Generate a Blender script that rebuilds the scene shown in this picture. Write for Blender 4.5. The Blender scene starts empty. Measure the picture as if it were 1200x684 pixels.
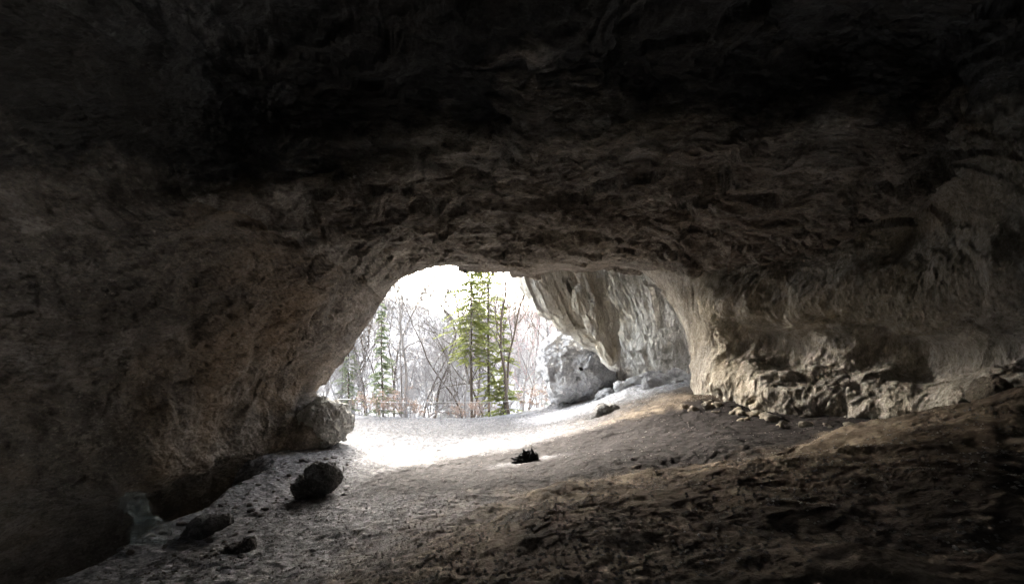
import bpy, math, random
import numpy as np
from mathutils import Vector

random.seed(7)
RNG = np.random.default_rng(11)
scene = bpy.context.scene
COL = scene.collection
F_PX, HX, HY = 600.0, 600.0, 400.0       # focal length (px), centre column, horizon row of the photograph

def W(px, py, Y):
    return np.array([(px-HX)/F_PX*Y, Y, (HY-py)/F_PX*Y])

# ------------------------------------------------------------------ noise
_perm = np.random.default_rng(5).permutation(256).astype(np.int32)
_perm = np.concatenate([_perm, _perm, _perm])
_g = np.random.default_rng(6).normal(size=(256, 3)).astype(np.float32)
_g /= np.linalg.norm(_g, axis=1, keepdims=True)

from concurrent.futures import ThreadPoolExecutor
_pool = ThreadPoolExecutor(4)
def chunked(fn, p, size=40000):
    if len(p) <= size: return fn(p)
    return np.concatenate(list(_pool.map(fn, [p[i:i+size] for i in range(0, len(p), size)])))
def perlin(p):
    return chunked(_perlin, np.asarray(p, np.float32))
_fc = np.random.default_rng(8).random((256, 8)).astype(np.float32)
def _facet(p):
    # broken rock: every Voronoi cell is a tilted flat facet at its own level
    i0 = np.floor(p-.5).astype(np.int32); best = np.full(len(p), 9e9, np.float32); out = np.zeros(len(p), np.float32)
    for dx in (0, 1):
        for dy in (0, 1):
            for dz in (0, 1):
                i = i0+np.array([dx, dy, dz], np.int32); j = i & 255
                h = _perm[_perm[_perm[j[:, 0]]+j[:, 1]]+j[:, 2]]; c = _fc[h]
                q = p-(i+.5+(c[:, :3]-.5)*.9); dd = (q*q).sum(1)
                val = (c[:, 3]-.5)*.8+(q*(c[:, 4:7]-.5)).sum(1)*1.6
                m = dd < best; best[m] = dd[m]; out[m] = val[m]
    return out
def facet(p):
    return chunked(_facet, np.asarray(p, np.float32))
def _perlin(p):
    p = p.astype(np.float32)
    i = np.floor(p).astype(np.int32)
    f = p - i
    i &= 255
    u = f*f*f*(f*(f*6-15)+10)
    def corner(dx, dy, dz):
        h = _perm[_perm[_perm[i[:, 0]+dx]+i[:, 1]+dy] + i[:, 2]+dz]
        g = _g[h]
        return g[:, 0]*(f[:, 0]-dx)+g[:, 1]*(f[:, 1]-dy)+g[:, 2]*(f[:, 2]-dz)
    def lerp(a, b, t): return a+(b-a)*t
    x00 = lerp(corner(0, 0, 0), corner(1, 0, 0), u[:, 0])
    x10 = lerp(corner(0, 1, 0), corner(1, 1, 0), u[:, 0])
    x01 = lerp(corner(0, 0, 1), corner(1, 0, 1), u[:, 0])
    x11 = lerp(corner(0, 1, 1), corner(1, 1, 1), u[:, 0])
    return 1.5*lerp(lerp(x00, x10, u[:, 1]), lerp(x01, x11, u[:, 1]), u[:, 2])

def fbm(p, octv=4, lac=2.03, gain=.5):
    a, s, out = 1.0, 1.0, 0
    for k in range(octv):
        out = out + a*perlin(p*s+17.3*k)
        a *= gain; s *= lac
    return out

def ridged(p, octv=4, lac=2.05, gain=.5):
    a, s, out = 1.0, 1.0, 0
    for k in range(octv):
        n = 1-np.abs(perlin(p*s+31.7*k))*1.8
        out = out + a*(n*n-.45)
        a *= gain; s *= lac
    return out

def sstep(a, b, x):
    t = np.clip((x-a)/(b-a), 0, 1)
    return t*t*(3-2*t)

# ------------------------------------------------------------------ object helpers
def put(o, parent=None):
    COL.objects.link(o)
    if parent is not None: o.parent = parent
    return o

def tag(o, label=None, cat=None, group=None, kind=None):
    if label: o['label'] = label
    if cat: o['category'] = cat
    if group: o['group'] = group
    if kind: o['kind'] = kind
    return o

def empty(name, loc, rz=0.0):
    o = bpy.data.objects.new(name, None)
    o.location = loc; o.rotation_euler = (0, 0, rz); o.empty_display_size = .3
    return put(o)

def mesh_np(name, V, faces, mat, smooth=True):
    """faces: (n,3) or (n,4) array"""
    me = bpy.data.meshes.new(name)
    V = np.asarray(V, np.float32); Fc = np.asarray(faces, np.int32)
    n, k = Fc.shape
    me.vertices.add(len(V)); me.vertices.foreach_set('co', V.ravel())
    me.loops.add(n*k); me.loops.foreach_set('vertex_index', Fc.ravel())
    me.polygons.add(n)
    me.polygons.foreach_set('loop_start', np.arange(0, n*k, k, dtype=np.int32))
    me.polygons.foreach_set('loop_total', np.full(n, k, np.int32))
    me.polygons.foreach_set('use_smooth', np.full(n, smooth))
    me.update(calc_edges=True)
    me.materials.append(mat)
    return me

def obj(name, me, parent=None):
    return put(bpy.data.objects.new(name, me), parent)

def grid_faces(nu, nv, wrap_u=False):
    iu = np.arange(nu if wrap_u else nu-1); iv = np.arange(nv-1)
    a, b = np.meshgrid(iu, iv, indexing='ij')
    a2 = (a+1) % nu
    return np.stack([a*nv+b, a2*nv+b, a2*nv+b+1, a*nv+b+1], -1).reshape(-1, 4)

def grid_normals(P):
    du = np.gradient(P, axis=0); dv = np.gradient(P, axis=1)
    n = np.cross(du, dv)
    return n/(np.linalg.norm(n, axis=2, keepdims=True)+1e-9)

def catmull(ctrl, t):
    """ctrl (K, ...) sampled at float params t in [0,K-1]"""
    K = len(ctrl)
    i = np.clip(np.floor(t).astype(int), 0, K-2); f = (t-i)
    def g(k): return ctrl[np.clip(k, 0, K-1)]
    p0, p1, p2, p3 = g(i-1), g(i), g(i+1), g(i+2)
    f = f.reshape((-1,)+(1,)*(ctrl.ndim-1))
    return .5*((2*p1)+(-p0+p2)*f+(2*p0-5*p1+4*p2-p3)*f**2+(-p0+3*p1-3*p2+p3)*f**3)

# ------------------------------------------------------------------ materials
def newmat(name, rough=.85):
    m = bpy.data.materials.new(name); m.use_nodes = True
    nt = m.node_tree; b = nt.nodes['Principled BSDF']
    b.inputs['Roughness'].default_value = rough
    b.inputs['Specular IOR Level'].default_value = .3
    return m, nt, b

def nd(nt, typ, **kw):
    n = nt.nodes.new(typ)
    for k, v in kw.items(): setattr(n, k, v)
    return n

def noise(nt, vec, scale, detail=6, rough=.6, dist=0.0):
    n = nd(nt, 'ShaderNodeTexNoise')
    n.inputs['Scale'].default_value = scale; n.inputs['Detail'].default_value = detail
    n.inputs['Roughness'].default_value = rough; n.inputs['Distortion'].default_value = dist
    nt.links.new(vec, n.inputs['Vector'])
    return n.outputs['Fac']

def ramp(nt, fac, stops):
    r = nd(nt, 'ShaderNodeValToRGB')
    el = r.color_ramp.elements
    while len(el) < len(stops): el.new(.5)
    for e, (p, c) in zip(el, stops):
        e.position = p; e.color = (*c, 1) if len(c) == 3 else c
    nt.links.new(fac, r.inputs['Fac'])
    return r.outputs['Color']

def mixc(nt, fac, a, b, mode='MIX'):
    m = nd(nt, 'ShaderNodeMix', data_type='RGBA', blend_type=mode)
    def setin(idx, v):
        if isinstance(v, (tuple, list)): m.inputs[idx].default_value = (*v, 1)
        elif isinstance(v, float): m.inputs[idx].default_value = v
        else: nt.links.new(v, m.inputs[idx])
    setin(0, fac); setin(6, a); setin(7, b)
    return m.outputs[2]

def mapped(nt, scale=(1, 1, 1), rot=(0, 0, 0), loc=(0, 0, 0), src=None):
    if src is None: src = nd(nt, 'ShaderNodeNewGeometry').outputs['Position']
    m = nd(nt, 'ShaderNodeMapping')
    m.inputs['Scale'].default_value = scale; m.inputs['Rotation'].default_value = rot; m.inputs['Location'].default_value = loc
    nt.links.new(src, m.inputs['Vector'])
    return m.outputs['Vector']

def bump(nt, b, items):
    prev = None
    for h, strength, dist in items:
        n = nd(nt, 'ShaderNodeBump')
        n.inputs['Strength'].default_value = strength; n.inputs['Distance'].default_value = dist
        nt.links.new(h, n.inputs['Height'])
        if prev: nt.links.new(prev, n.inputs['Normal'])
        prev = n.outputs['Normal']
    nt.links.new(prev, b.inputs['Normal'])

def BW(*c): return c
def rock_mat(name, dark, mid, pale, ochre, grain=1.0, pale_amt=.62, streak=(1, 1, 1), rot=(0, 0, 0), rough=.8, roof_shade=None):
    m, nt, b = newmat(name, rough)
    pos = mapped(nt)
    st = mapped(nt, scale=streak, rot=rot)
    n1 = noise(nt, st, .6, 8, .66, .15)
    n2 = noise(nt, st, 2.8, 9, .76, .12)
    n3 = noise(nt, pos, .23, 4, .55, .4)
    c = ramp(nt, n2, [(.30, dark), (.47, mid), (pale_amt+.08, pale)])
    c = mixc(nt, ramp(nt, n1, [(.38, (1, 1, 1)), (.6, (0, 0, 0))]), c, tuple(v*.6 for v in mid))
    c = mixc(nt, ramp(nt, n3, [(.48, (0, 0, 0)), (.66, (.7, .7, .7))]), c, ochre)
    # calcite films and black spots
    n4 = noise(nt, st, 8.0, 7, .74, .1)
    c = mixc(nt, ramp(nt, n4, [(.60, (0, 0, 0)), (.70, (.75, .75, .75))]), c, pale)
    c = mixc(nt, ramp(nt, n4, [(.32, (.85, .85, .85)), (.40, (0, 0, 0))]), c, dark)
    n5 = noise(nt, st, 15*grain, 6, .8)
    c = mixc(nt, ramp(nt, n5, [(.40, (.55, .55, .55)), (.50, (0, 0, 0))]), c, dark)
    c = mixc(nt, ramp(nt, n5, [(.56, (0, 0, 0)), (.66, (.6, .6, .6))]), c, pale)
    if roof_shade:       # black shade of the high roof, painted into the rock colour
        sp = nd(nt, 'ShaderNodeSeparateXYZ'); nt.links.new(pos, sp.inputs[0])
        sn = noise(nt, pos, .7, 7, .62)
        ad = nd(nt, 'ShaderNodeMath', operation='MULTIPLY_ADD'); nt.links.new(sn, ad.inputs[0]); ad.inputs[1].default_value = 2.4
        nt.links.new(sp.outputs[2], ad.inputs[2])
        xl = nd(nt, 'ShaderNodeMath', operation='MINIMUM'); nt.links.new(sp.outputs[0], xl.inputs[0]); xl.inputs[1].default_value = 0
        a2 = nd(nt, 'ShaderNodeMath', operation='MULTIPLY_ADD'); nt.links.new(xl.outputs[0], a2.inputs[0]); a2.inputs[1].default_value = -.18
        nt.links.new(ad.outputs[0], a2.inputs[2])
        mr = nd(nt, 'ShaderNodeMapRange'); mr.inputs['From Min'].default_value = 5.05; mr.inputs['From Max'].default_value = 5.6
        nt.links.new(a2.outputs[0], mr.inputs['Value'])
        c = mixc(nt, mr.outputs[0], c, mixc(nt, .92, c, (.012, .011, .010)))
    nt.links.new(c, b.inputs['Base Color'])
    nf = noise(nt, st, 22*grain, 6, .7)
    ng = noise(nt, st, 5.0*grain, 8, .75, .1)
    bump(nt, b, [(ng, 1.0, .14), (nf, .9, .035)])
    return m

M_wall = rock_mat('limestone_wall', (.06, .048, .038), (.20, .165, .13), (.44, .38, .32), (.28, .195, .12), streak=(1.2, .5, 1.2), rot=(.55, .35, 0), roof_shade=(3.5, 4.5))
M_ceil = rock_mat('limestone_ceiling', (.05, .040, .033), (.40, .35, .29), (.80, .74, .66), (.27, .215, .165), streak=(.45, 1.1, 1.2), roof_shade=(4.6, 5.2))
M_right = rock_mat('flowstone_wall', (.15, .125, .09), (.60, .54, .45), (.86, .82, .75), (.46, .39, .27), pale_amt=.54, streak=(1, 1, .45), rot=(.5, 0, 0), roof_shade=(4.3, 5.1))
M_out = rock_mat('weathered_limestone', (.20, .19, .165), (.56, .54, .49), (.78, .76, .72), (.48, .43, .33), pale_amt=.55, streak=(1, 1, .4))
M_pale = rock_mat('pale_limestone', (.20, .20, .20), (.58, .58, .585), (.80, .80, .80), (.45, .45, .46), pale_amt=.52)
M_dark = rock_mat('dark_stone', (.05, .047, .044), (.22, .21, .195), (.50, .48, .46), (.08, .065, .05))
M_char = rock_mat('charred_wood', (.006, .006, .006), (.012, .011, .011), (.06, .06, .06), (.012, .012, .012))
M_tan = rock_mat('tan_limestone', (.09, .075, .055), (.40, .35, .28), (.66, .60, .5), (.38, .31, .2), pale_amt=.56, grain=2)
M_stone = rock_mat('loose_stone', (.08, .072, .065), (.27, .25, .23), (.5, .48, .45), (.22, .18, .13), grain=2)

def ground_mat():
    m, nt, b = newmat('cave_earth', .95)
    b.inputs['Specular IOR Level'].default_value = .08
    pos = mapped(nt)
    sep = nd(nt, 'ShaderNodeSeparateXYZ'); nt.links.new(pos, sep.inputs[0])
    st = mapped(nt, scale=(1, .5, 1), rot=(0, 0, -.6))
    n1 = noise(nt, st, 1.3, 8, .7, .4)
    n2 = noise(nt, pos, 7, 8, .72, .3)
    n3 = noise(nt, pos, .5, 4, .6)
    brown = ramp(nt, n1, [(.33, (.035, .026, .019)), (.5, (.11, .086, .062)), (.68, (.29, .238, .178))])
    grey = ramp(nt, n2, [(.32, (.06, .058, .06)), (.5, (.19, .187, .19)), (.66, (.44, .435, .44))])
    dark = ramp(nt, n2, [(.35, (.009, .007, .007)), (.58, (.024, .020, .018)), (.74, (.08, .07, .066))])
    def blob(cx, cy, rx, ry, rot, soft=.35, wob=.5):
        mp = nd(nt, 'ShaderNodeMapping', vector_type='TEXTURE')
        mp.inputs['Location'].default_value = (cx, cy, 0); mp.inputs['Rotation'].default_value = (0, 0, rot)
        mp.inputs['Scale'].default_value = (rx, ry, 1e6)
        nt.links.new(pos, mp.inputs['Vector'])
        ln = nd(nt, 'ShaderNodeVectorMath', operation='LENGTH'); nt.links.new(mp.outputs[0], ln.inputs[0])
        a = nd(nt, 'ShaderNodeMath', operation='MULTIPLY_ADD'); nt.links.new(n1, a.inputs[0])
        a.inputs[1].default_value = wob; nt.links.new(ln.outputs['Value'], a.inputs[2])
        lo = 1+wob*.5-soft; 
        mr = nd(nt, 'ShaderNodeMapRange'); mr.inputs['From Min'].default_value = lo; mr.inputs['From Max'].default_value = lo+2*soft
        mr.inputs['To Min'].default_value = 1; mr.inputs['To Max'].default_value = 0
        nt.links.new(a.outputs[0], mr.inputs['Value'])
        return mr.outputs[0]
    # trodden pale dusty path down the middle and out through the mouth; brown clay on the near terrace
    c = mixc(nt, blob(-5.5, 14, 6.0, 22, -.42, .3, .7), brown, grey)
    outm = nd(nt, 'ShaderNodeMapRange'); outm.inputs['From Min'].default_value = 18; outm.inputs['From Max'].default_value = 24
    nt.links.new(sep.outputs[1], outm.inputs['Value'])
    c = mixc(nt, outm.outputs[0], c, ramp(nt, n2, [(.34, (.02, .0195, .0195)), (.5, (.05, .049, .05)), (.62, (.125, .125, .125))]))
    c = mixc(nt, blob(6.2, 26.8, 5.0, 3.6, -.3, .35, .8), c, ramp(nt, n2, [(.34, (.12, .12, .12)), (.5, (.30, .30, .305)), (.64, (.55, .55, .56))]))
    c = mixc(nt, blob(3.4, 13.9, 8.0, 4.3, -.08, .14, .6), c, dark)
    c = mixc(nt, blob(4.4, 3.7, 2.9, 1.2, .1, .35, .8), c, ramp(nt, n1, [(.35, (.015, .012, .010)), (.65, (.09, .07, .052))]))  # dark lower right foreground: shade painted into the ground colour
    ash = mixc(nt, ramp(nt, n2, [(.4, (0, 0, 0)), (.5, (1, 1, 1))]), (.02, .02, .02), (.17, .168, .172))
    c = mixc(nt, blob(.45, 14.6, 1.0, .5, .1, .5, 1.6), c, ash)
    # far hillside: pale leaf litter and old snow
    hm = nd(nt, 'ShaderNodeMapRange'); hm.inputs['From Min'].default_value = 34; hm.inputs['From Max'].default_value = 44
    nt.links.new(sep.outputs[1], hm.inputs['Value'])
    hill = ramp(nt, noise(nt, pos, .8, 8, .75), [(.36, (.22, .20, .17)), (.5, (.40, .39, .37)), (.64, (.65, .65, .65))])
    c = mixc(nt, hm.outputs[0], c, hill)
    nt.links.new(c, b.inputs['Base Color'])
    vor = nd(nt, 'ShaderNodeTexVoronoi'); vor.inputs['Scale'].default_value = 16; nt.links.new(pos, vor.inputs['Vector'])
    bump(nt, b, [(noise(nt, st, 3.5, 8, .7, .1), .5, .035), (vor.outputs['Distance'], .25, .03), (noise(nt, pos, 30, 5, .75), .9, .03)])
    return m
M_ground = ground_mat()

def simple(name, col, rough=.7, metal=0.0, var=.35, scale=12):
    m, nt, b = newmat(name, rough)
    n = noise(nt, mapped(nt, src=nd(nt, 'ShaderNodeTexCoord').outputs['Object']), scale, 5, .65)
    nt.links.new(ramp(nt, n, [(.3, tuple(c*(1-var) for c in col)), (.7, tuple(min(1, c*(1+var)) for c in col))]), b.inputs['Base Color'])
    b.inputs['Metallic'].default_value = metal
    bump(nt, b, [(n, .4, .01)])
    return m
def leafmat(name, col, var=.4):
    m, nt, b = newmat(name, .6)
    n = noise(nt, mapped(nt), .9, 4, .6)
    c = ramp(nt, n, [(.35, tuple(v*(1-var) for v in col)), (.65, tuple(v*(1+var) for v in col))])
    nt.links.new(c, b.inputs['Base Color'])
    tr = nd(nt, 'ShaderNodeBsdfTranslucent'); nt.links.new(c, tr.inputs['Color'])
    mx = nd(nt, 'ShaderNodeMixShader'); mx.inputs[0].default_value = .4
    nt.links.new(b.outputs[0], mx.inputs[1]); nt.links.new(tr.outputs[0], mx.inputs[2])
    nt.links.new(mx.outputs[0], nt.nodes['Material Output'].inputs['Surface'])
    return m
M_bark = simple('dark_bark', (.075, .06, .048), .9)
M_barkg = simple('grey_bark', (.20, .19, .185), .9)
M_barkfar = simple('pale_grey_bark', (.27, .265, .27), .9)
M_twigpink = simple('reddish_twigs', (.34, .24, .24), .9)
M_needle = leafmat('yellow_green_needles', (.21, .235, .07))
M_needle2 = leafmat('dull_green_needles', (.20, .24, .14))
M_needlefar = leafmat('pale_green_needles', (.24, .28, .21))
M_dryleaf = leafmat('dry_beech_leaves', (.26, .19, .15))
M_metal = simple('galvanised_metal', (.30, .30, .295), .45, .6, .15)
M_rust = simple('grey_gate_metal', (.22, .22, .22), .55, .5, .2)

def plastic_mat():
    m, nt, b = newmat('crumpled_clear_plastic', .25)
    b.inputs['Base Color'].default_value = (.44, .50, .49, 1)
    b.inputs['Specular IOR Level'].default_value = .6
    b.inputs['Alpha'].default_value = .14
    return m
M_plastic = plastic_mat()

# ------------------------------------------------------------------ ground height
gp = [  # (px, py, depth) picked on the floor of the photograph
 (50,684,7.6),(150,660,8.6),(250,622,10.4),(300,684,6.6),(400,640,8.3),(450,684,5.0),(500,622,7.4),(600,684,3.5),(600,603,6.3),
 (800,684,3.1),(1000,684,2.8),(1200,684,2.6),(560,592,8.6),(700,556,9.0),(860,531,9.0),(1020,512,8.5),(1130,490,7.8),(1220,462,7.0),
 (760,600,5.2),(950,580,4.7),(1150,560,4.3),
 (620,540,14.8),(700,520,15.5),(800,512,13.0),(900,506,12.8),(1000,494,13.0),(1120,484,11.0),(815,463,18.5),(760,472,20.5),(700,487,21.5),
 (640,497,25.5),(500,528,20.5),(370,580,14.0),(450,560,14.6),(500,580,11.0),(430,505,24.5),(411,506,22.5),(340,532,17.0),(300,560,14.5),
 (500,494,30),(560,491,33),(600,489,35),(480,490,35),(640,487,32.5),(660,478,30.5),(650,466,32.0),(695,470,28.5),(700,458,31),(740,452,26),
 (800,447,24.5),(840,445,22.5),(560,489,36.5),(400,492,31)]
G = [W(*p) for p in gp]
G += [np.array(v, float) for v in [(-9.5,12.5,-3.5),(-11,9,-3.4),(-11,5,-3.6),(-12,18,-3.7),(-6,4,-3.2),(-6,0,-2.9),(-9,0,-3.2),(-2.2,1.5,-1.9),(0,0,-1.35),(0,-6,-1.4),
      (5,-6,-1.1),(-7,-7,-2.6),(4,1,-1.25),(7.5,0,-.7),(8.5,4,-.75),(-14,28,-4.5),(-14,36,-5.5),(14,30,-1.0),(14,36,-2.0),(9,36,-3.5),(12,20,-1.0)]]
G = np.array(G)
def _rbf_fit(G):
    X = G[:, :2]; r = np.linalg.norm(X[:, None]-X[None], axis=2)
    n = len(G); A = np.zeros((n+3, n+3)); A[:n, :n] = r - np.eye(n)*-.05
    A[:n, :n] = -r + np.eye(n)*.15
    A[:n, n] = 1; A[:n, n+1:] = X; A[n, :n] = 1; A[n+1:, :n] = X.T
    return np.linalg.solve(A, np.concatenate([G[:, 2], np.zeros(3)]))
_w = _rbf_fit(G)
def smooth_rbf(x, y):
    out = _w[len(G)]+_w[len(G)+1]*x+_w[len(G)+2]*y
    for k in range(len(G)):
        out = out - _w[k]*np.sqrt((x-G[k, 0])**2+(y-G[k, 1])**2+.12)
    return out
def ground_z(x, y):
    x = np.asarray(x, float); y = np.asarray(y, float)
    xc = np.clip(x, -14, 14); yc = np.clip(y, -8, 36.5)
    z = smooth_rbf(xc, yc)
    d = y-36.5-1.2*np.sin(x*.35)
    drop = -10*sstep(0, 17, d)
    hill = np.minimum(np.maximum(0, y-56)*.30, 20+np.maximum(0, y-56)*.02) + .9*np.sin(x*.09+y*.05)*sstep(50, 70, y)
    pit = -3.2*sstep(.0, 1.5, (-6.95-.07*(yc-9)*(yc > 9))-xc+.12*np.sin(yc*1.7))*(1-sstep(14.0, 17.0, yc))*sstep(3, 5, yc)
    z = z+pit
    side = np.maximum(0, np.abs(x)-14)*.25*sstep(20, 40, y)
    return z+np.where(d > 0, drop, 0)+hill+side
def ground_detail(x, y):
    p = np.stack([x, y, np.zeros_like(x)], -1)
    rs = p@np.array([[.83, -.56, 0], [.56, .83, 0], [0, 0, 1]])*np.array([1.4, .6, 1])
    rough = .55+.45*sstep(-1, 4, x+.15*(9-y))
    d = .10*fbm(p*.7, 3)*rough + .05*ridged(rs*.8, 3)*rough + .02*fbm(p*4.5+3, 4) + .012*np.maximum(0, fbm(p*13, 3))
    cr = np.array([[-1.6, 7.7], [-.55, 8.8], [1.5, 9.2], [3.9, 9.1], [5.9, 8.6], [7.2, 7.1]]); dist = np.full(x.shape, 9e9)
    for a, b in zip(cr[:-1], cr[1:]):
        ab = b-a; t = np.clip(((x-a[0])*ab[0]+(y-a[1])*ab[1])/(ab@ab), 0, 1)
        dist = np.minimum(dist, np.hypot(x-a[0]-t*ab[0], y-a[1]-t*ab[1]))
    d = d+(.13*np.exp(-(dist/.4)**2)*(1+.6*perlin(p*1.6+4))-.22*np.exp(-(dist/1.6)**2))*(1-sstep(4.6, 6.4, x))
    d = d+.22*sstep(4.6, 6.4, x)*np.exp(-(dist/1.0)**2)+(.055*facet(rs*1.1)+.022*facet(rs*3.3+5)+.012*facet(rs*8+9))*rough*sstep(-2, 1, x+.15*(9-y))*(1-sstep(10, 12, y))+.02*facet(p*4.3+3)
    far = sstep(40, 60, y)
    return d*(1-far)+far*.5*fbm(p*.3, 4)
def gz(x, y):
    a = np.array([float(x)]); b = np.array([float(y)])
    return float(ground_z(a, b)[0]+ground_detail(a, b)[0])

def geo(a, b, n, p=1.0):
    t = np.linspace(0, 1, n)**p
    return a+(b-a)*t
xs = np.concatenate([-14-geo(0, 1, 40, 2)[:0:-1]*110, np.linspace(-14, 14, 800), 14+geo(0, 1, 40, 2)[1:]*110])
ys = np.concatenate([np.linspace(-9, 2.4, 110)[:-1], 2.5*np.exp(np.linspace(0, math.log(38/2.5), 820)), np.linspace(38.2, 75, 120), np.linspace(75.5, 240, 110)])
XX, YY = np.meshgrid(xs, ys, indexing='ij')
Z = ground_z(XX.ravel(), YY.ravel())+ground_detail(XX.ravel(), YY.ravel())
P = np.stack([XX.ravel(), YY.ravel(), Z], -1)
g = obj('ground', mesh_np('ground', P, grid_faces(len(xs), len(ys)), M_ground)); tag(g, kind='structure')

# ------------------------------------------------------------------ the cave: a lofted vault
ST = [  # angle of the rings behind the camera, six control points from the mouth inwards
 (215, [(-8.3,19.6,-5.6),(-8.6,17,-6.0),(-10.4,12.5,-8),(-11.8,9,-9),(-12,7,-9),(-11.6,5.5,-8.5)]),
 (200, [W(392,508,19.3),W(318,534,17.0),(-11.0,12.6,-4.6),(-12.6,9.2,-5),(-12.6,7.2,-5),(-12,5.5,-5)]),
 (190, [W(366,466,19.8),W(296,520,16.6),W(150,556,12.2),W(-50,550,9.2),(-10.2,7.2,-2.3),(-10.3,5.5,-2.3)]),
 (180, [W(378,447,20),W(300,440,16.2),W(150,430,12),W(-60,430,8.9),(-9.9,7.0,-.4),(-10,5.2,-.4)]),
 (168, [W(396,422,20.5),W(330,390,16),W(180,360,11.6),W(0,350,9),(-9.2,7.2,.9),(-9.4,5.2,1.1)]),
 (152, [W(428,380,21),W(372,345,16.2),W(255,300,11.6),W(90,268,8.9),W(-50,240,7.6),(-8.3,5.5,2.6)]),
 (135, [W(450,347,21.5),W(420,318,17),W(345,275,12.2),W(250,243,9.7),W(225,190,9.3),W(190,60,8.3)]),
 (115, [W(472,325,22),W(465,300,18),W(432,260,13.2),W(410,214,10.2),W(398,178,9.8),W(385,70,8.8)]),
 (102, [W(510,312,22.5),W(510,290,18.5),W(508,250,13.6),W(520,196,10.2),W(542,152,9.6),W(530,60,8.6)]),
 (90,  [W(560,313,22.5),W(560,290,18),W(562,242,13.2),W(576,180,10),W(590,142,9.0),W(585,50,8.0)]),
 (79,  [W(612,318,22),W(620,290,17.6),W(642,242,13.2),W(684,186,10.2),W(704,146,9.2),W(704,50,8.1)]),
 (66,  [W(680,314,21.5),W(708,287,17.6),W(752,236,13.2),W(812,184,10),W(842,152,9.2),W(836,50,8.1)]),
 (53,  [W(715,311,21),W(765,289,17),W(838,232,12.6),W(902,160,9.7),W(935,122,9.1),W(940,40,8.1)]),
 (40,  [W(743,314,20.6),W(838,301,16.4),W(958,278,13.0),W(1046,205,10.2),W(1070,120,9.0),W(1090,20,8.0)]),
 (26,  [W(770,328,20.2),W(846,316,17.0),W(972,304,13.6),W(1096,272,11.4),W(1200,215,9.7),W(1260,100,8.2)]),
 (12,  [W(796,360,19.6),W(858,352,17.0),W(985,345,13.6),W(1112,335,11.4),W(1240,322,9.7),(10.6,6.5,1.6)]),
 (0,   [W(812,405,19.1),W(884,408,16.8),W(1014,415,13.8),W(1145,408,11.6),W(1280,395,9.6),(10.9,6.2,0)]),
 (-14, [W(816,450,18.8),W(882,462,16.0),W(1000,480,13.0),W(1132,474,10.8),(10.4,8.4,-1.1),(10.6,6.2,-1.1)]),
 (-32, [(7.2,18.6,-3.4),(7.8,15.6,-3.4),(8.7,12.8,-3.4),(9.6,10.6,-3.2),(10.4,8.2,-3.2),(10.6,6,-3.2)]),
]
net = []
for ang, pts in ST:
    pts = [np.array(p, float) for p in pts]
    lip = pts[0]; a = math.radians(ang)
    rad = np.array([lip[0], 0, lip[2]+.5]); rad /= np.linalg.norm(rad)
    up = np.array([0, 0, 1.0])*max(0, math.sin(a))
    ex = [lip+rad*26+up*10+np.array([0, -1, 0]), lip+rad*6+up*3+np.array([0, 1.0, 0]), lip+rad*1.6+np.array([0, 1.7, 0]), lip+rad*.30+np.array([0, .8, 0])]
    rx = 10.4 if math.cos(a) < 0 else 10.4
    rz = 6.6 if math.sin(a) > 0 else 7.0
    def ring(Y, s, h=0.0): return np.array([rx*s*math.cos(a), Y, rz*s*math.sin(a)+h])
    net.append(ex+pts+[ring(3.2, 1.0), ring(0, 1.0), ring(-4, .95), ring(-7.5, .7), ring(-9, .03)])
net = np.array(net)                                   # stations x 15 x 3
NU, NV = 1500, 1150
tu = np.linspace(0, len(net)-1, NU)
# v density: sparse outside, dense inside
vk = np.array([0, 1, 2, 3, 4, 5, 6, 7, 8, 9, 10, 11, 12, 13, 14.])
dens = np.array([25, 25, 50, 40, 165, 165, 165, 120, 130, 110, 60, 25, 20, 15])
tv = np.interp(np.linspace(0, 1, NV), np.concatenate([[0], np.cumsum(dens)/dens.sum()]), vk)
tmp = catmull(net, tu)                                # NU,15,3
V = catmull(np.swapaxes(tmp, 0, 1), tv)               # NV,NU,3
V = np.swapaxes(V, 0, 1)
N = grid_normals(V)
# orient normals to the inside of the cave (towards the axis point)
cen = np.array([0, 10, 0.0])
if np.mean(np.sum(N[:, 500:900]*(cen-V[:, 500:900]), axis=2)) < 0: N = -N
U_ = np.broadcast_to(tu[:, None], (NU, NV)).ravel(); V_ = np.broadcast_to(tv[None], (NU, NV)).ravel()
Pf = V.reshape(-1, 3).copy(); Nf = N.reshape(-1, 3)
lipw = 1-.8*np.exp(-((V_-4)/.45)**2)                   # keep the mouth's outline
warp = np.stack([fbm(Pf*.35+9, 3), fbm(Pf*.35+40, 3), fbm(Pf*.35+77, 3)], -1)
Pw = Pf+warp*.6
left = 1-sstep(5.2, 6.8, U_); right = sstep(13.2, 14.4, U_); top = (1-left)*(1-right)
inn = sstep(4, 5, V_)
d = .34*fbm(Pw*.42, 3)
# ceiling: broken beds - terraced blocks with overhanging edges
zb = Pw@np.array([.25, .75, .9])+.8*fbm(Pf*.5+3, 3)
def terr(t, k=6.0):
    f = t-np.floor(t); return np.floor(t)+sstep(.5-.5/k*2, .5+.5/k*2, f)-t
d += top*inn*(.34*terr(zb*.75)+.10*terr(zb*2.6+1.3))
d += top*(.38*facet(Pw*np.array([.45, .8, 1.0]))+.09*facet(Pw*np.array([1.0, 2.0, 2.2])+7))
# left wall: diagonal flutes sloping from the roof down into the cave
fl = np.stack([Pw[:, 0]*.9+Pw[:, 2]*.25, Pw[:, 1]*.45+Pw[:, 2]*.42, Pw[:, 2]*.5-Pw[:, 1]*.35], -1)
d += left*(.13*fbm(fl*.8, 4)+.05*ridged(fl*1.2, 3)+.07*facet(fl*.9)+.04*facet(fl*2.1+4))
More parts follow.
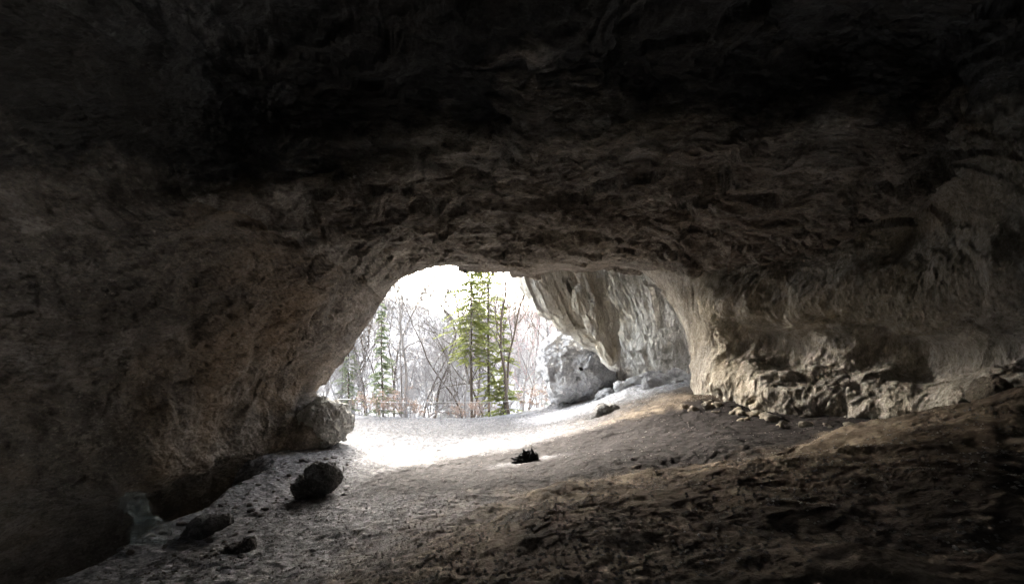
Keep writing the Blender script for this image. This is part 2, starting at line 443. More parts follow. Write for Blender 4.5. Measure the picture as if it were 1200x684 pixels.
# right wall: bulging flowstone with hollows and vertical ribs
vr = np.stack([Pw[:, 0]*.9, Pw[:, 1]*1.0+Pw[:, 2]*.4, Pw[:, 2]*.35], -1)
zz = Pf[:, 2]+.22*(Pf[:, 1]-16)*0+.45*fbm(np.stack([Pf[:, 1]*.45, Pf[:, 0]*0, Pf[:, 2]*.3], -1)+5, 2)
belly = .72*np.exp(-((zz-1.15)/.8)**2)-.60*np.exp(-((zz+.15)/.55)**2)*(.35+1.1*sstep(-.25, .35, perlin(np.stack([Pf[:, 1]*.42, Pf[:, 2]*.25, Pf[:, 0]*0], -1)+2.5)))+.22*np.exp(-((zz+1.35)/.6)**2)
rmask = .25+1.1*sstep(-.25, .45, fbm(Pf*.45+60, 2))
vd = np.stack([Pw[:, 0]*.9, Pw[:, 1]*1.0+Pw[:, 2]*.75, Pw[:, 2]*.4-Pw[:, 1]*.25], -1)
lipz = inn*(1-sstep(8.2, 9.5, V_))*sstep(12.0, 12.8, U_)
d += lipz*(.42*np.exp(-((U_+.15*perlin(Pf*.7)-13.05)/.30)**2)-.40*np.exp(-((U_+.15*perlin(Pf*.7)-13.75)/.30)**2))*sstep(4.1, 5.0, V_)
d += right*inn*belly*sstep(4.15, 4.8, V_)
d += right*(.16*fbm(vd*.7, 3)+rmask*1.25*(-.26*np.maximum(0, fbm(Pw*1.0+5, 2)-.1)+.05*ridged(vd*1.6, 4)+.10*facet(vd*1.6+2)))
Pf += Nf*(d*lipw)[:, None]
V = Pf.reshape(NU, NV, 3); N2 = grid_normals(V)
if np.mean(np.sum(N2*N, axis=2)) < 0: N2 = -N2
Nf = N2.reshape(-1, 3)
w2 = Pf+.06*np.stack([perlin(Pf*2+9), perlin(Pf*2+40), perlin(Pf*2+77)], -1)
dmask = .35+1.0*sstep(-.35, .5, fbm(w2*.6+21, 3))
d = .030*(1-.4*right)*fbm(w2*2.6, 3) + .022*fbm(w2*6.5, 3) + .009*fbm(w2*24, 2)
st2 = w2*(np.array([1.5, 4.0, 4.5])*top[:, None]+np.array([3.2, 1.9, 3.2])*left[:, None]+np.array([3.4, 3.4, 1.6])*right[:, None])
d += dmask*(1-.15*right)*((.055+.04*top)*facet(st2)+(.028+.02*top)*facet(st2*2.3+3)+.013*facet(st2*5.1+8))
Pf += Nf*(d*(.35+.65*lipw))[:, None]
V = Pf.reshape(NU, NV, 3)
# unseen hole added in the roof behind the viewpoint to let in fill light
HOLE = np.array([-3.6, -2.6, 5.9]); hole_r = .75
def holed(blk):
    f = grid_faces(blk.shape[0], blk.shape[1]); q = blk.reshape(-1, 3); c = q[f].mean(1)
    rr = np.linalg.norm(c-HOLE, axis=1)+.35*fbm(c*1.1, 2)
    return f[rr > hole_r]
cut1 = int(NU*5.9/(len(net)-1)); cut2 = int(NU*13.4/(len(net)-1))
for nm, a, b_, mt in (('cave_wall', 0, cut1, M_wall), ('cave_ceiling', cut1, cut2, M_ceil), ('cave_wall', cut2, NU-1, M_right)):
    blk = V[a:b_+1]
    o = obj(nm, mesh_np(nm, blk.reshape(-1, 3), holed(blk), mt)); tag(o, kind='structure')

# ------------------------------------------------------------------ rocks from outlines
def rock_mesh(name, outline, mat, Y, thick, nu=160, nv=90, power=.75, amp=.12, seed=0, yslope=0.0, flute=None, detail=1.0):
    """outline: photograph px polygon at depth Y; thick = half depth in metres; returns mesh, centre"""
    pts = np.array([W(px, py, Y)[[0, 2]] for px, py in outline])
    c = pts.mean(0); q = pts-c
    a = np.arctan2(q[:, 1], q[:, 0]); o = np.argsort(a); a = a[o]; r = np.linalg.norm(q, axis=1)[o]
    aa = np.linspace(-math.pi, math.pi, nu, endpoint=False)
    rr = np.interp(aa, np.concatenate([a-2*math.pi, a, a+2*math.pi]), np.concatenate([r, r, r]))
    ph = np.linspace(-math.pi/2+.02, math.pi/2-.02, nv)
    cr = np.sign(np.cos(ph))*np.abs(np.cos(ph))**power; sr = np.sign(np.sin(ph))*np.abs(np.sin(ph))**power
    A, C = np.meshgrid(aa, cr, indexing='ij'); R, S = np.meshgrid(rr, sr, indexing='ij')
    x = R*C*np.cos(A); z = R*C*np.sin(A); y = S*thick+yslope*z
    P = np.stack([x, y, z], -1); N = grid_normals(P)
    if np.mean(np.sum(N*P, axis=2)) < 0: N = -N
    p = P.reshape(-1, 3); n = N.reshape(-1, 3); s = seed*13.7
    sz = max(.15, r.mean())
    q = p/sz+s
    if flute is not None: q = p@np.array(flute).T/sz*1.6+s
    d = amp*sz*(.9*fbm(q*1.1, 3)+.8*ridged(q*1.7, 5)*detail)+amp*sz*.25*ridged(q*6, 3)*detail
    d = d*.6+amp*sz*(1.3*facet(q*1.5)+.5*facet(q*3.6+4)+.2*facet(q*9+2))
    p = p+n*d[:, None]
    me = mesh_np(name, p, grid_faces(nu, nv, True), mat)
    return me, np.array([c[0], Y, c[1]])
def rock(name, outline, mat, Y, thick, label, cat, group=None, kind=None, sink=0, **kw):
    me, c = rock_mesh(name, outline, mat, Y, thick, **kw)
    o = obj(name, me)
    co_ = np.empty(len(me.vertices)*3, np.float32); me.vertices.foreach_get('co', co_); zmin = float(co_.reshape(-1, 3)[:, 2].min())
    if sink: c[2] = min(c[2], gz(c[0], c[1])-zmin-sink)
    o.location = c
    return tag(o, label, cat, group, kind)

# foot of the left wall at the mouth
rock('rock_outcrop', [(352,520),(350,500),(358,480),(370,470),(384,470),(398,476),(409,487),(412,501),(400,513),(380,521),(364,524)],
     M_out, 19.6, 1.1, 'rounded lumpy rock foot of the left cave wall where it meets the mouth', 'rock outcrop', nu=360, nv=200, amp=.16, seed=2)
# leaning slabs outside, right of the mouth
rock('leaning_slab', [(560,235),(596,300),(608,325),(622,350),(645,376),(672,394),(700,412),(722,434),(718,400),(706,370),(694,335),(690,290),(680,235)],
     M_out, 26.5, 2.2, 'big grey leaning rock slab slanting down from the roof at the right of the cave mouth', 'rock slab', nu=400, nv=200, amp=.045, seed=4, power=.6, flute=[(1.3, 0, .55), (0, 1.0, 0), (-.2, 0, .35)])
rock('rock_rib', [(668,270),(676,330),(684,372),(700,402),(716,428),(722,424),(716,392),(704,350),(694,312),(688,270)],
     M_out, 24.6, .7, 'narrow pale pointed rock rib in front of the dark crevice beside the leaning slab', 'rock rib', nu=260, nv=120, amp=.08, seed=5, flute=[(1.3, 0, .4), (0, 1.0, 0), (-.2, 0, .35)])
rock('boulder', [(634,404),(650,392),(672,392),(694,400),(714,418),(720,445),(700,462),(672,470),(648,468),(641,445)],
     M_pale, 31, 2.4, 'large bluish white boulder on the slope outside the mouth under the leaning slab', 'boulder', nu=300, nv=150, amp=.12, seed=6)
# outer cliff behind the arch (alcove)
cg = []
for px, Y, off in ((660, 31.5, 0), (700, 30, 0), (735, 28.8, 0), (768, 27, 0), (800, 25.2, 0), (832, 23.4, 0), (872, 21.6, 0), (930, 20.4, 0)):
    colp = []
    for py, dY, dx in ((490, .8, 0), (445, .4, 0), (415, .9, 0), (370, .6, 0), (330, -.6, 0), (290, -2.0, 0), (180, -3.8, 0), (-60, -5, 0)):
        p = W(px, py, Y); p[1] += dY; colp.append(p)
    cg.append(colp)
cg = np.array(cg); nu, nv = 420, 420
T = catmull(np.swapaxes(catmull(cg, np.linspace(0, 7, nu)), 0, 1), np.linspace(0, 7, nv)); T = np.swapaxes(T, 0, 1)
n = grid_normals(T)
if np.mean(n[..., 1]) > 0: n = -n
p = T.reshape(-1, 3); qs = p@np.array([[1.3, 0, .5], [0, 1, 0], [-.15, 0, .3]]).T; d = .35*fbm(qs*.5+5, 3)+.16*ridged(qs*.7, 4)+.30*facet(qs*.8)+.16*facet(qs*1.7)+.07*facet(qs*4)+.015*fbm(p*6, 3)
p = p+n.reshape(-1, 3)*d[:, None]
tag(obj('cliff', mesh_np('cliff', p, grid_faces(nu, nv), M_out)), kind='structure')

# boulders and stones inside
rock('boulder', [(347,574),(348,561),(358,553),(366,543),(378,539),(389,540),(396,550),(397,561),(390,569),(370,577),(355,583)], M_dark, 13.4, .36,
     'dark hollow-sided boulder standing alone on the pale floor left of centre', 'boulder', amp=.17, sink=.17, seed=8, nu=260, nv=140)
rock('flat_stone', [(214,628),(222,616),(246,607),(270,606),(271,614),(250,620),(232,626),(216,634)], M_dark, 10.1, .30,
     'long flat dark stone lying on the left floor beside the black recess', 'stone', amp=.10, sink=.12, seed=9)
rock('stone', [(262,656),(264,643),(280,640),(294,630),(297,646),(288,655),(270,661)], M_dark, 8.9, .28,
     'dark stone with one pointed corner on the lower left floor', 'stone', amp=.12, sink=.12, seed=10)
rock('flat_stone', [(692,490),(696,482),(712,476),(724,474),(726,480),(716,486),(702,491)], M_dark, 21.4, .5,
     'low brown slab stone on the sunlit rise right of the mouth', 'stone', amp=.1, sink=.07, seed=11)
rock('boulder', [(1075,700),(1092,650),(1130,612),(1175,590),(1240,585),(1290,620),(1290,720),(1180,740)], M_stone, 3.9, .7,
     'rounded shadowy boulder cut by the lower right corner of the view', 'boulder', amp=.13, seed=12, nu=300, nv=160)
rock('stone', [(1146,458),(1150,436),(1160,424),(1174,428),(1176,446),(1168,462),(1154,466)], M_tan, 8.2, .3,
     'upright tan stone at the foot of the right wall', 'stone', amp=.12, sink=.07, seed=13)
# fire remains in the dark hollow
fx, fy = .42, 14.6
fire = empty('fire_remains', (fx, fy, gz(fx, fy)))
tag(fire, 'small black heap of charred wood lying on white ash in the dark hollow', 'burnt wood')
me, c = rock_mesh('charred_heap', [(609,543),(615,535),(624,530),(634,534),(636,541),(624,546)], M_char, 14.6, .25, 80, 50, amp=.3, seed=15)
h = obj('charred_heap', me, fire); h.location = (0, 0, .10)
def tube_mesh(name, segs, mat, sides=5):
    """segs: list of (p0, p1, r0, r1)"""
    A = np.array([s[0] for s in segs], float); B = np.array([s[1] for s in segs], float)
    r0 = np.array([s[2] for s in segs]); r1 = np.array([s[3] for s in segs])
    D = B-A; L = np.linalg.norm(D, axis=1, keepdims=True)+1e-9; D /= L
    ref = np.where(np.abs(D[:, 2:3]) > .9, np.array([[1., 0, 0]]), np.array([[0, 0, 1.]]))
    U = np.cross(D, ref); U /= np.linalg.norm(U, axis=1, keepdims=True); Vv = np.cross(D, U)
    th = np.arange(sides)/sides*2*math.pi
    off = U[:, None]*np.cos(th)[None, :, None]+Vv[:, None]*np.sin(th)[None, :, None]
    P0 = A[:, None]+off*r0[:, None, None]; P1 = B[:, None]+off*r1[:, None, None]
    P = np.concatenate([P0, P1], 1).reshape(-1, 3)
    k = np.arange(sides); k2 = (k+1) % sides
    f = np.stack([k, k2, k2+sides, k+sides], -1)
    Fc = (np.arange(len(segs))[:, None, None]*2*sides+f[None]).reshape(-1, 4)
    return mesh_np(name, P, Fc, mat)
for k in range(4):
    a = random.uniform(0, 6.28); L = random.uniform(.2, .4)
    v = np.array([math.cos(a), math.sin(a), .25])*L
    b0 = np.array([random.uniform(-.35, .4), random.uniform(-.2, .2), .06])
    obj('charred_stick', tube_mesh('charred_stick', [(b0-v*.5, b0+v*.1, .03, .028), (b0+v*.1, b0+v*.5+np.array([0, 0, .02]), .028, .018)], M_char, 7), fire)

# crumpled clear plastic in the dark recess
pb = empty('plastic_bag', (-6.6, 9.6, gz(-6.6, 9.6)))
me, c = rock_mesh('bag_neck', [(146,580),(156,577),(168,586),(172,600),(166,610),(154,600)], M_plastic, 9.6, .12, 120, 70, amp=.22, seed=21)
o = obj('bag_neck', me, pb); o.location = c-np.array(pb.location)
me, c = rock_mesh('bag_body', [(163,608),(180,606),(194,612),(200,628),(188,640),(172,634),(160,627)], M_plastic, 9.55, .2, 160, 90, amp=.26, seed=22)
o = obj('bag_body', me, pb); o.location = c-np.array(pb.location)
tag(pb, 'crumpled translucent whitish plastic bag lying in the dark at the lower left', 'plastic bag')

# talus blocks and loose stones: copies of a few shapes
def pebble_proto(seed, mat, n=(26, 16), amp=.2):
    aa = np.linspace(0, 2*math.pi, n[0], endpoint=False); ph = np.linspace(-math.pi/2+.03, math.pi/2-.03, n[1])
    A, Pp = np.meshgrid(aa, ph, indexing='ij')
    P = np.stack([np.cos(Pp)*np.cos(A), np.cos(Pp)*np.sin(A), np.sin(Pp)], -1).reshape(-1, 3)
    r = np.abs(P)**3.0; P /= (r.sum(1)**(1/3.0))[:, None]**.6
    P = P*(1+amp*fbm(P*1.2+seed*9.1, 3)+.5*amp*ridged(P*1.6+seed, 3))[:, None]
    P *= np.array([1, .8, .62])
    return mesh_np('stone', P, grid_faces(n[0], n[1], True), mat)
def scatter_rocks(name, protos, spots, label, cat, group):
    for (x, y, s) in spots:
        o = obj(name, random.choice(protos)); sz = s*random.uniform(.8, 1.2)
        o.scale = (sz, sz*random.uniform(.7, 1.1), sz*random.uniform(.6, 1.0))
        o.rotation_euler = (random.uniform(-.4, .4), random.uniform(-.4, .4), random.uniform(0, 6.28))
        o.location = (x, y, gz(x, y)+sz*.12); tag(o, label, cat, group)
pp = [pebble_proto(k, M_pale, (60, 36), .24) for k in range(4)]
spots = []
for k in range(46):
    px = random.uniform(700, 812); Y = 24.5+(812-px)/110*4.5+random.uniform(-1.5, 1.4)
    spots.append(((px-600)/600*Y, Y, random.choice([.15, .25, .3, .45, .7])))
scatter_rocks('talus_block', pp, spots, 'pale limestone block in the bright scree outside the right of the mouth', 'rock', 'scree blocks outside the right of the mouth')
ps = [pebble_proto(k+10, M_stone, (26, 16)) for k in range(5)]
spots = []
for k in range(70):
    t = random.random(); Y = 8.5+t*9; X = -6.3-1.0*t*0+random.gauss(0, .8)-(.0 if Y < 13 else .3)
    spots.append((X, Y, random.choice([.03, .04, .06, .09])))
scatter_rocks('small_stone', ps, spots, 'small grey stone lying loose on the floor along the foot of the left wall', 'stone', 'loose stones along the left wall')
spots = [(random.uniform(1.5, 7), random.uniform(11, 16.5), random.choice([.02, .03, .045])) for k in range(45)]
scatter_rocks('small_stone', ps, spots, 'small pale stone lying on the dark soil of the hollow before the right wall', 'stone', 'loose stones in the dark hollow')
spots = [(x_, y_, random.choice([.05, .08, .12, .18])) for x_, y_ in [(6.2+random.random()*.9+(15.5-y)*.28, y) for y in [random.uniform(10.5, 17.5) for _ in range(46)]]]
pr = [pebble_proto(k+30, M_tan, (30, 18), .24) for k in range(4)]
scatter_rocks('fallen_stone', pr, spots, 'tan broken stone fallen at the foot of the right wall', 'stone', 'fallen stones along the right wall')
spots = []
for cx, cyy, rad_, m in ((-5.05, 13.3, .75, 22), (-5.9, 10.0, .7, 12), (-4.75, 8.8, .5, 10)):
    for k in range(m):
        a_ = random.uniform(0, 6.28); q_ = rad_*random.uniform(.6, 1.5); spots.append((cx+q_*math.cos(a_), cyy+.6*q_*math.sin(a_), random.choice([.025, .035, .05, .07])))
scatter_rocks('chip_stone', ps, spots, 'small broken chip lying close around one of the dark stones on the left floor', 'stone', 'chips around the dark stones')
scatter_rocks('small_stone', [pp[0]], [(-3.3, 8.5, .05)], 'small white stone on the lower left floor near the pointed dark stone', 'stone', None)
scatter_rocks('small_stone', [ps[1]], [(-2.85, 20, .09)], 'single small dark stone out on the bright floor inside the mouth', 'stone', None)

# fine gravel (stuff): thousands of tiny chips in one mesh
n = 38000
gx = RNG.uniform(-8.5, 8, n); gy = np.exp(RNG.uniform(math.log(3.0), math.log(34), n))
keep = (gx > -7.4) | (RNG.random(n) < .5); gx, gy = gx[keep], gy[keep]; n = len(gx)
gzv = ground_z(gx, gy)+ground_detail(gx, gy)
cl = fbm(np.stack([gx, gy, gx*0], -1)*.9, 3); keep = (cl > RNG.uniform(-.6, .5, n)) & ((((gx-3.4)/8)**2+((gy-13.9)/4.3)**2 > .9) | (RNG.random(n) < .12)); gx, gy, gzv = gx[keep], gy[keep], gzv[keep]; n = len(gx)
base = np.array([[1, 0, 0], [-1, 0, 0], [0, 1, 0], [0, -1, 0], [0, 0, 1], [0, 0, -1]], float)
of = np.array([[0, 2, 4], [2, 1, 4], [1, 3, 4], [3, 0, 4], [2, 0, 5], [1, 2, 5], [3, 1, 5], [0, 3, 5]])
s = RNG.uniform(.006, .02, n)*(1+gy*.03)
Vv = base[None]*s[:, None, None]*RNG.uniform(.6, 1.3, (n, 6, 3))
a = RNG.uniform(0, 6.28, n); ca, sa = np.cos(a)[:, None], np.sin(a)[:, None]
Vx = Vv[..., 0]*ca-Vv[..., 1]*sa; Vy = Vv[..., 0]*sa+Vv[..., 1]*ca
Vv = np.stack([Vx+gx[:, None], Vy+gy[:, None], Vv[..., 2]*.7+gzv[:, None]+.004], -1).reshape(-1, 3)
tag(obj('gravel', mesh_np('gravel', Vv, (np.arange(n)[:, None, None]*6+of[None]).reshape(-1, 3), M_stone, False)), kind='stuff')

# ------------------------------------------------------------------ fence at the brink and gate
def pole(a, b, r, mat, name, parent, sides=8):
    a = np.array(a, float); b = np.array(b, float)
    return obj(name, tube_mesh(name, [(a, b, r, r)], mat, sides), parent)
fposts = [(446, 32.5), (480, 33.6), (512, 34.2), (575, 34.4), (606, 34.0), (638, 32.6), (668, 30.8), (696, 28.8)]
f0 = ((fposts[0][0]-600)/600*fposts[0][1], fposts[0][1])
fence = empty('railing', (f0[0], f0[1], gz(*f0)))
tag(fence, 'thin pale metal safety railing along the drop outside the cave mouth', 'fence')
L0 = np.array(fence.location); tops = []
for px, Y in fposts:
    x = (px-600)/600*Y; z = gz(x, Y)
    pole(np.array([x, Y, z-.3])-L0, np.array([x, Y, z+1.10])-L0, .016, M_metal, 'post', fence)
    tops.append(np.array([x, Y, z]))
for hgt, r in ((1.10, .016), (.58, .006)):
    sg = [(tops[i]+np.array([0, 0, hgt])-L0, tops[i+1]+np.array([0, 0, hgt])-L0, r, r) for i in range(len(tops)-1)]
    obj('rail', tube_mesh('rail', sg, M_metal, 8), fence)
gx0, gx1, gY = W(396, 0, 24.5)[0], W(411, 0, 24.5)[0], 24.5
gate = empty('gate', (gx0, gY, gz(gx0, gY)))
tag(gate, 'small grey metal gate frame behind the rock foot at the left of the mouth', 'gate')
zt = W(0, 468, gY)[2]-gate.location.z; w = gx1-gx0
pole((0, 0, -.4), (0, 0, zt), .03, M_rust, 'post', gate); pole((w, 0, -.4), (w, 0, zt), .04, M_rust, 'post', gate)
pole((-.02, 0, zt), (w+.02, 0, zt), .03, M_rust, 'rail', gate); pole((0, 0, zt-.75), (w, 0, zt-.75), .02, M_rust, 'rail', gate)
for k in range(1, 5): pole((w*k/5, 0, zt-1.2), (w*k/5, 0, zt), .008, M_rust, 'bar', gate, 5)

# ------------------------------------------------------------------ trees
def grow(segs, p, d, L, r, depth, spread, rnd, up=.15, wig=.16, maxd=4, nb=(4, 7)):
    n = max(2, int(L/.5)) if depth < 2 else 3
    q = np.array(p, float); dr = np.array(d, float); st = L/n; pts = []
    for i in range(n):
        dr = dr+rnd.normal(size=3)*wig*(.4 if depth == 0 else 1)+np.array([0, 0, up*(.3 if depth else .1)])*.6
        dr /= np.linalg.norm(dr)
        ra, rb = r*(1-.8*i/n), r*(1-.8*(i+1)/n)
        q2 = q+dr*st; segs[depth].append((q, q2, max(ra, .004), max(rb, .004))); q = q2; pts.append((q, dr.copy(), rb))
    if depth >= maxd: return
    k = rnd.integers(*nb)*(3 if depth == 0 else 1)
    for j in range(k):
        t = rnd.uniform(.28 if depth == 0 else .15, 1.0)
        i = min(len(pts)-1, int(t*len(pts))); pp_, dd, rr = pts[i]
        side = rnd.normal(size=3); side -= dd*np.dot(side, dd); side /= np.linalg.norm(side)
        nd_ = dd*(1-spread)+side*spread+np.array([0, 0, .18]); nd_ /= np.linalg.norm(nd_)
        grow(segs, pp_, nd_, L*(.55 if depth else .36)*(1.15-t*.5)*rnd.uniform(.7, 1.2), max(rr*.62, .006), depth+1, spread, rnd, up, wig, maxd, nb)
def bare_tree(h, r, seed, bark, twig=None, lean=(0, 0), maxd=3, nb=(4, 7), spread=.62, rmin=.006):
    rnd = np.random.default_rng(seed); segs = {k: [] for k in range(6)}
    grow(segs, (0, 0, -.4), (lean[0], lean[1], 1), h, r, 0, spread, rnd, maxd=maxd, nb=nb)
    segs = {k: [(a, b, max(r0, rmin), max(r1, rmin)) for a, b, r0, r1 in v] for k, v in segs.items()}
    return tube_mesh('trunk', segs[0], bark, 7), tube_mesh('branches', sum([segs[k] for k in range(1, 6)], []), twig or bark, 3)
def spruce(h, r, seed, bark, needle, h0=.1, width=.16, dens=1.0, per=5, droop=.25, skip=.0, lean=0.0, lower=1.0, mid=None):
    rnd = np.random.default_rng(seed)
    n = 14
    ax = lambda t: np.array([lean*h*t+.06*math.sin(t*5+seed), .05*math.cos(t*4), -.4+(h+.4)*t])
    tr = [(ax(i/n), ax((i+1)/n), r*(1-.93*i/n)+.01, r*(1-.93*(i+1)/n)+.01) for i in range(n)]
    bs, tri = [], []
    nz = int(h*3.4*dens)
    for i in range(nz):
        t = h0+(1-h0)*(i+rnd.uniform(0, 1))/nz
        c = ax(t)
        R = h*width*(1-t)**.75*rnd.uniform(.35, 1.1)+.15
        for j in range(per):
            if rnd.random() < (skip if t > .35 else skip+(1-lower)): continue
            a = rnd.uniform(0, 6.28); d = np.array([math.cos(a), math.sin(a), 0]); Rb = R*rnd.uniform(.6, 1.1)
            rise = rnd.uniform(-.35, .25)
            m = 8; prev = c
            for s_ in range(1, m+1):
                u = s_/m
                q = c+d*Rb*u+np.array([0, 0, Rb*(rise*u-droop*u*u)])
                bs.append((prev, q, .016*(1-u)+.005, .016*(1-u)+.003))
                if u > .2:
                    for sgn in (-1, 1):
                        for kk in range(3):
                            perp = np.array([-d[1], d[0], 0])*sgn
                            ln = Rb*.30*(1.1-u*.75)*rnd.uniform(.5, 1.2)
                            o_ = prev+(q-prev)*rnd.random()
                            e = o_+(perp*.8+d*.7)*ln+np.array([0, 0, -.30*ln*rnd.uniform(.4, 1.8)])
                            wv = np.array([d[0]*.055, d[1]*.055, rnd.uniform(-.035, .035)])*(.7+.5*rnd.random())
                            mid_ = (o_+e)/2
                            tri += [(o_, mid_+wv, e), (o_, e, mid_-wv)]
                            hang = np.array([rnd.normal()*.04, rnd.normal()*.04, -.12*rnd.uniform(.3, 1.2)])
                            tri.append((mid_-wv*.5, mid_+wv*.5, mid_+hang))
                prev = q
    T = np.array(tri).reshape(-1, 3)
    return (tube_mesh('trunk', tr, bark, 9), tube_mesh('branches', bs, bark, 3),
            mesh_np('needles', T, np.arange(len(T)).reshape(-1, 3), needle, False))
def plant(name, meshes, names, x, y, label, cat, group=None, rz=0.0, s=1.0, z=None):
    t = empty(name, (x, y, gz(x, y)-.05 if z is None else z), rz); t.scale = (s, s, s)
    for nm, me in zip(names, meshes): obj(nm, me, t)
    return tag(t, label, cat, group)
def at(px, Y): return ((px-600)/600*Y, Y)

SN = ('trunk', 'branches', 'needles')
plant('spruce_tree', spruce(19, .11, 3, M_bark, M_needle, .27, .18, 1.1, 6, .22, .12), SN, *at(553, 38.4), 'tall yellow green spruce with the fullest crown at the centre of the mouth', 'tree')
plant('spruce_tree', spruce(21, .10, 9, M_bark, M_needle, .10, .11, .9, 4, .2, .25), SN, *at(573, 39.2), 'slim straight spruce with sparse yellow green boughs just right of the fullest spruce', 'tree')
plant('spruce_tree', spruce(9.2, .06, 12, M_bark, M_needle, .05, .20, 1.3, 5, .2, .1), SN, *at(590, 38.9), 'short young yellow green spruce low between the slim dark trunks', 'tree')
plant('spruce_tree', spruce(8.6, .08, 14, M_bark, M_needle2, .08, .18, 1.2, 5, .25, .1), SN, *at(448, 38), 'small dull green spruce with its whole tip showing at the left of the view outside', 'tree')
plant('spruce_tree', spruce(13, .09, 15, M_bark, M_needle2, .08, .15, 1.1, 5, .3, .2), SN, *at(409, 44), 'green spruce half hidden by the left edge of the cave mouth', 'tree')
plant('spruce_tree', spruce(12, .07, 16, M_bark, M_needle2, .1, .12, 1.0, 4, .3, .3), SN, *at(401, 47), 'thin green spruce nearest the left rock edge', 'tree')
plant('spruce_tree', spruce(22, .14, 17, M_bark, M_needlefar, .2, .13, 1.0, 5, .3, .15), SN, *at(524, 60), 'hazy grey green spruce standing further back left of the fullest spruce', 'tree')
TN = ('trunk', 'branches')
plant('bare_tree', bare_tree(17, .10, 21, M_bark, None, (.02, 0), 2, (2, 4), .5), TN, *at(590, 38.2), 'very slim dark pole-like bare tree, left one of the close pair', 'tree')
plant('bare_tree', bare_tree(16, .125, 22, M_bark, None, (-.01, 0), 3, (2, 4), .5), TN, *at(597, 37.6), 'darkest bare trunk, right one of the close pair, a limb rising to the right', 'tree')
plant('bare_tree', bare_tree(13, .15, 23, M_barkg, None, (.03, 0), 4, (4, 6), .6), TN, *at(476, 37.8), 'grey bare tree with a bushy twiggy crown left of centre', 'tree')
plant('bare_tree', bare_tree(13, .08, 24, M_barkg, None, (-.05, 0), 3, (3, 5), .6), TN, *at(470, 38.6), 'thin curved bare tree close left of the bushy grey one', 'tree')
plant('bare_tree', bare_tree(9, .08, 25, M_barkg, None, (-.07, 0), 3, (3, 5), .6), TN, *at(547, 38.0), 'short bare tree leaning left below the yellow green crown', 'tree')
plant('bare_tree', bare_tree(15, .09, 26, M_barkg, M_twigpink, (.0, 0), 4, (4, 7), .5), TN, *at(612, 44), 'bare tree with a pinkish cloud of twigs beside the leaning slab', 'tree')
plant('bare_tree', bare_tree(11, .07, 27, M_barkg, None, (.02, 0), 3, (4, 6), .6), TN, *at(628, 41), 'small grey bare tree left of the bluish white boulder', 'tree')
for px, dx, lb in ((488, 3.1, 'leaning thin bare trunk, upper one of the two slanting ones'), (497, 2.5, 'leaning thin bare trunk, lower one of the two slanting ones')):
    x, y = at(px, 37.8)
    plant('leaning_tree', bare_tree(4.6, .06, px, M_barkg, None, (dx/2.6, 0), 2, (2, 4), .5), TN, x, y, lb, 'tree')

# shrubs with dry reddish leaves by the railing
def shrub(seed, h=1.5):
    rnd = np.random.default_rng(seed); segs = {k: [] for k in range(6)}
    for k in range(7):
        grow(segs, (rnd.normal()*.15, rnd.normal()*.15, -.1), (rnd.normal()*.5, rnd.normal()*.4, 1), h*rnd.uniform(.6, 1.1), .012, 1, .6, rnd, maxd=3, nb=(3, 5))
    tips = [s[1] for k in (2, 3) for s in segs[k]]
    tri = []
    for t in tips:
        for q in range(3):
            o = t+rnd.normal(size=3)*.05; tri.append((o, o+rnd.normal(size=3)*.045, o+rnd.normal(size=3)*.045))
    T = np.array(tri).reshape(-1, 3)
    return tube_mesh('stems', sum([segs[k] for k in range(6)], []), M_barkg, 3), mesh_np('leaves', T, np.arange(len(T)).reshape(-1, 3), M_dryleaf, False)
for px, Y, h, lb in ((452, 36, 2.0, 'reddish brown dry-leaved shrub behind the left end of the railing'), (466, 37, 1.6, 'low rusty shrub between the two curved grey trunks'),
                 (490, 36.6, 1.3, 'short brownish shrub right of the bushy grey tree'), (540, 37, 1.2, 'small dry shrub at the foot of the fullest spruce'),
                 (566, 37, 1.2, 'small dry shrub between the two tall spruce trunks'), (622, 36.5, 1.4, 'twiggy shrub at the right end of the drop'), (644, 35, 1.8, 'dry reddish shrub beside the bluish white boulder'), (430, 37.5, 1.5, 'pale dry shrub right of the gate frame')):
    x, y = at(px, Y); plant('shrub', shrub(px, h), ('stems', 'leaves'), x, y, lb, 'shrub')

# hillside wood: individual copies of a few trees
bare = [bare_tree(random.uniform(13, 17), .13, 50+k, M_barkfar, None, (random.uniform(-.06, .06), 0), 3, (6, 9), .6, .010) for k in range(6)]
tall = [bare_tree(random.uniform(21, 25), .12, 90+k, M_bark, None, (random.uniform(-.05, .05), 0), 3, (5, 8), .55, .011) for k in range(4)]
con = [spruce(random.uniform(13, 18), .12, 70+k, M_barkfar, M_needlefar, .12, .14, .8, 4, .3, .15) for k in range(3)]
for k in range(150):
    Y = 45+75*random.random()**1.3; x = random.uniform(-.5, .28)*Y
    plant('bare_tree', random.choice(bare), TN, x, Y, 'pale bare broadleaf tree in the wood on the far hillside', 'tree', 'bare trees on the far hillside', random.uniform(0, 6.28), random.uniform(.6, 1.1))
for k in range(24):
    Y = random.uniform(44, 62); x = random.uniform(-.42, .16)*Y
    plant('bare_tree', random.choice(tall), TN, x, Y, 'tall twiggy bare tree rooted in the gully just beyond the drop', 'tree', 'tall bare trees in the gully', random.uniform(0, 6.28), random.uniform(.85, 1.15))
for k in range(34):
    Y = 52+60*random.random(); x = random.uniform(-.5, .2)*Y
    plant('spruce_tree', random.choice(con), SN, x, Y, 'pale green conifer in the wood on the far hillside', 'tree', 'conifers on the far hillside', random.uniform(0, 6.28), random.uniform(.5, 1.0))

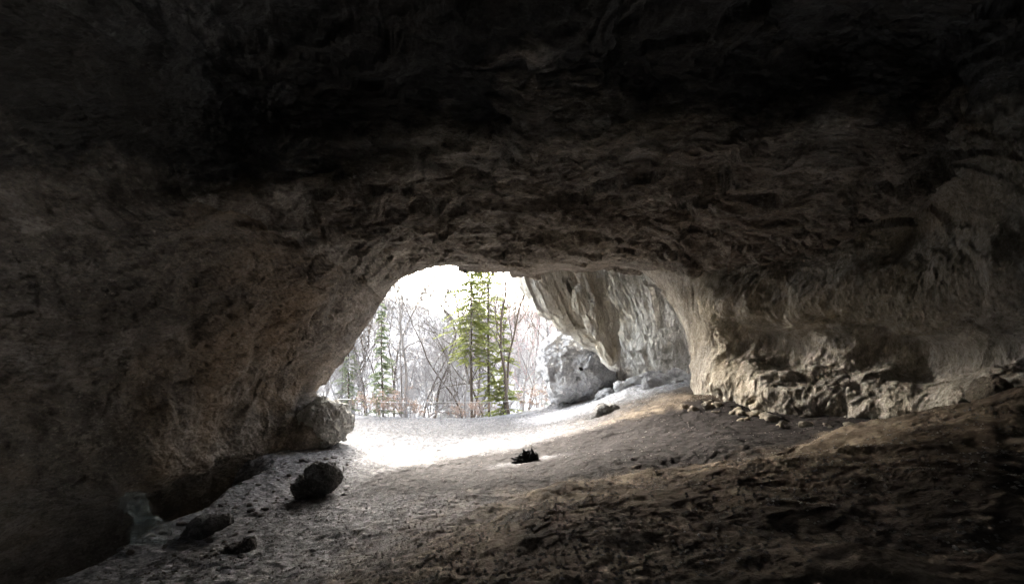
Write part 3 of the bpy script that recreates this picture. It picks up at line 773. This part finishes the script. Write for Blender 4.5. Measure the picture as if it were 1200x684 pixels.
# ------------------------------------------------------------------ light, sky, camera
SUN_EL, SUN_AZ = 17.0, -24.0           # azimuth measured from +Y towards +X
w = bpy.data.worlds.new('World'); scene.world = w; w.use_nodes = True
nt = w.node_tree; bg = nt.nodes['Background']
sky = nt.nodes.new('ShaderNodeTexSky'); sky.sky_type = 'NISHITA'; sky.sun_disc = False
sky.sun_elevation = math.radians(SUN_EL); sky.sun_rotation = math.radians(SUN_AZ)
sky.dust_density = 5.0; sky.air_density = 1.0; sky.ozone_density = .6
hs = nt.nodes.new('ShaderNodeHueSaturation'); hs.inputs['Saturation'].default_value = .5   # thin high cloud: a paler sky
nt.links.new(sky.outputs[0], hs.inputs['Color']); nt.links.new(hs.outputs[0], bg.inputs['Color']); bg.inputs['Strength'].default_value = .15
ld = bpy.data.lights.new('sun', 'SUN'); ld.energy = 1.5; ld.angle = math.radians(36); ld.color = (1, .97, .93)
sun = put(bpy.data.objects.new('sun', ld))
el, az = math.radians(SUN_EL), math.radians(SUN_AZ)
sd = Vector((math.sin(az)*math.cos(el), math.cos(az)*math.cos(el), math.sin(el)))
sun.rotation_euler = sd.to_track_quat('Z', 'Y').to_euler(); sun.location = sd*60

cam = bpy.data.cameras.new('camera'); co = put(bpy.data.objects.new('camera', cam))
co.location = (0, 0, 0); co.rotation_euler = (math.radians(90), 0, 0)
cam.sensor_width = 36; cam.lens = 36*F_PX/1200; cam.shift_y = (HY-342)/1200
cam.clip_start = .05; cam.clip_end = 1000
scene.camera = co
vs = scene.view_settings
vs.view_transform = 'Standard'; vs.look = 'None'; vs.gamma = 1; vs.use_curve_mapping = False
vs.exposure = 5.25
cy = scene.cycles
cy.use_denoising = True; cy.denoiser = 'OPENIMAGEDENOISE'
cy.denoising_input_passes = 'RGB_ALBEDO_NORMAL'
cy.max_bounces = 8; cy.diffuse_bounces = 6; cy.glossy_bounces = 2; cy.transparent_max_bounces = 6
cy.sample_clamp_indirect = 0; cy.caustics_reflective = False; cy.caustics_refractive = False
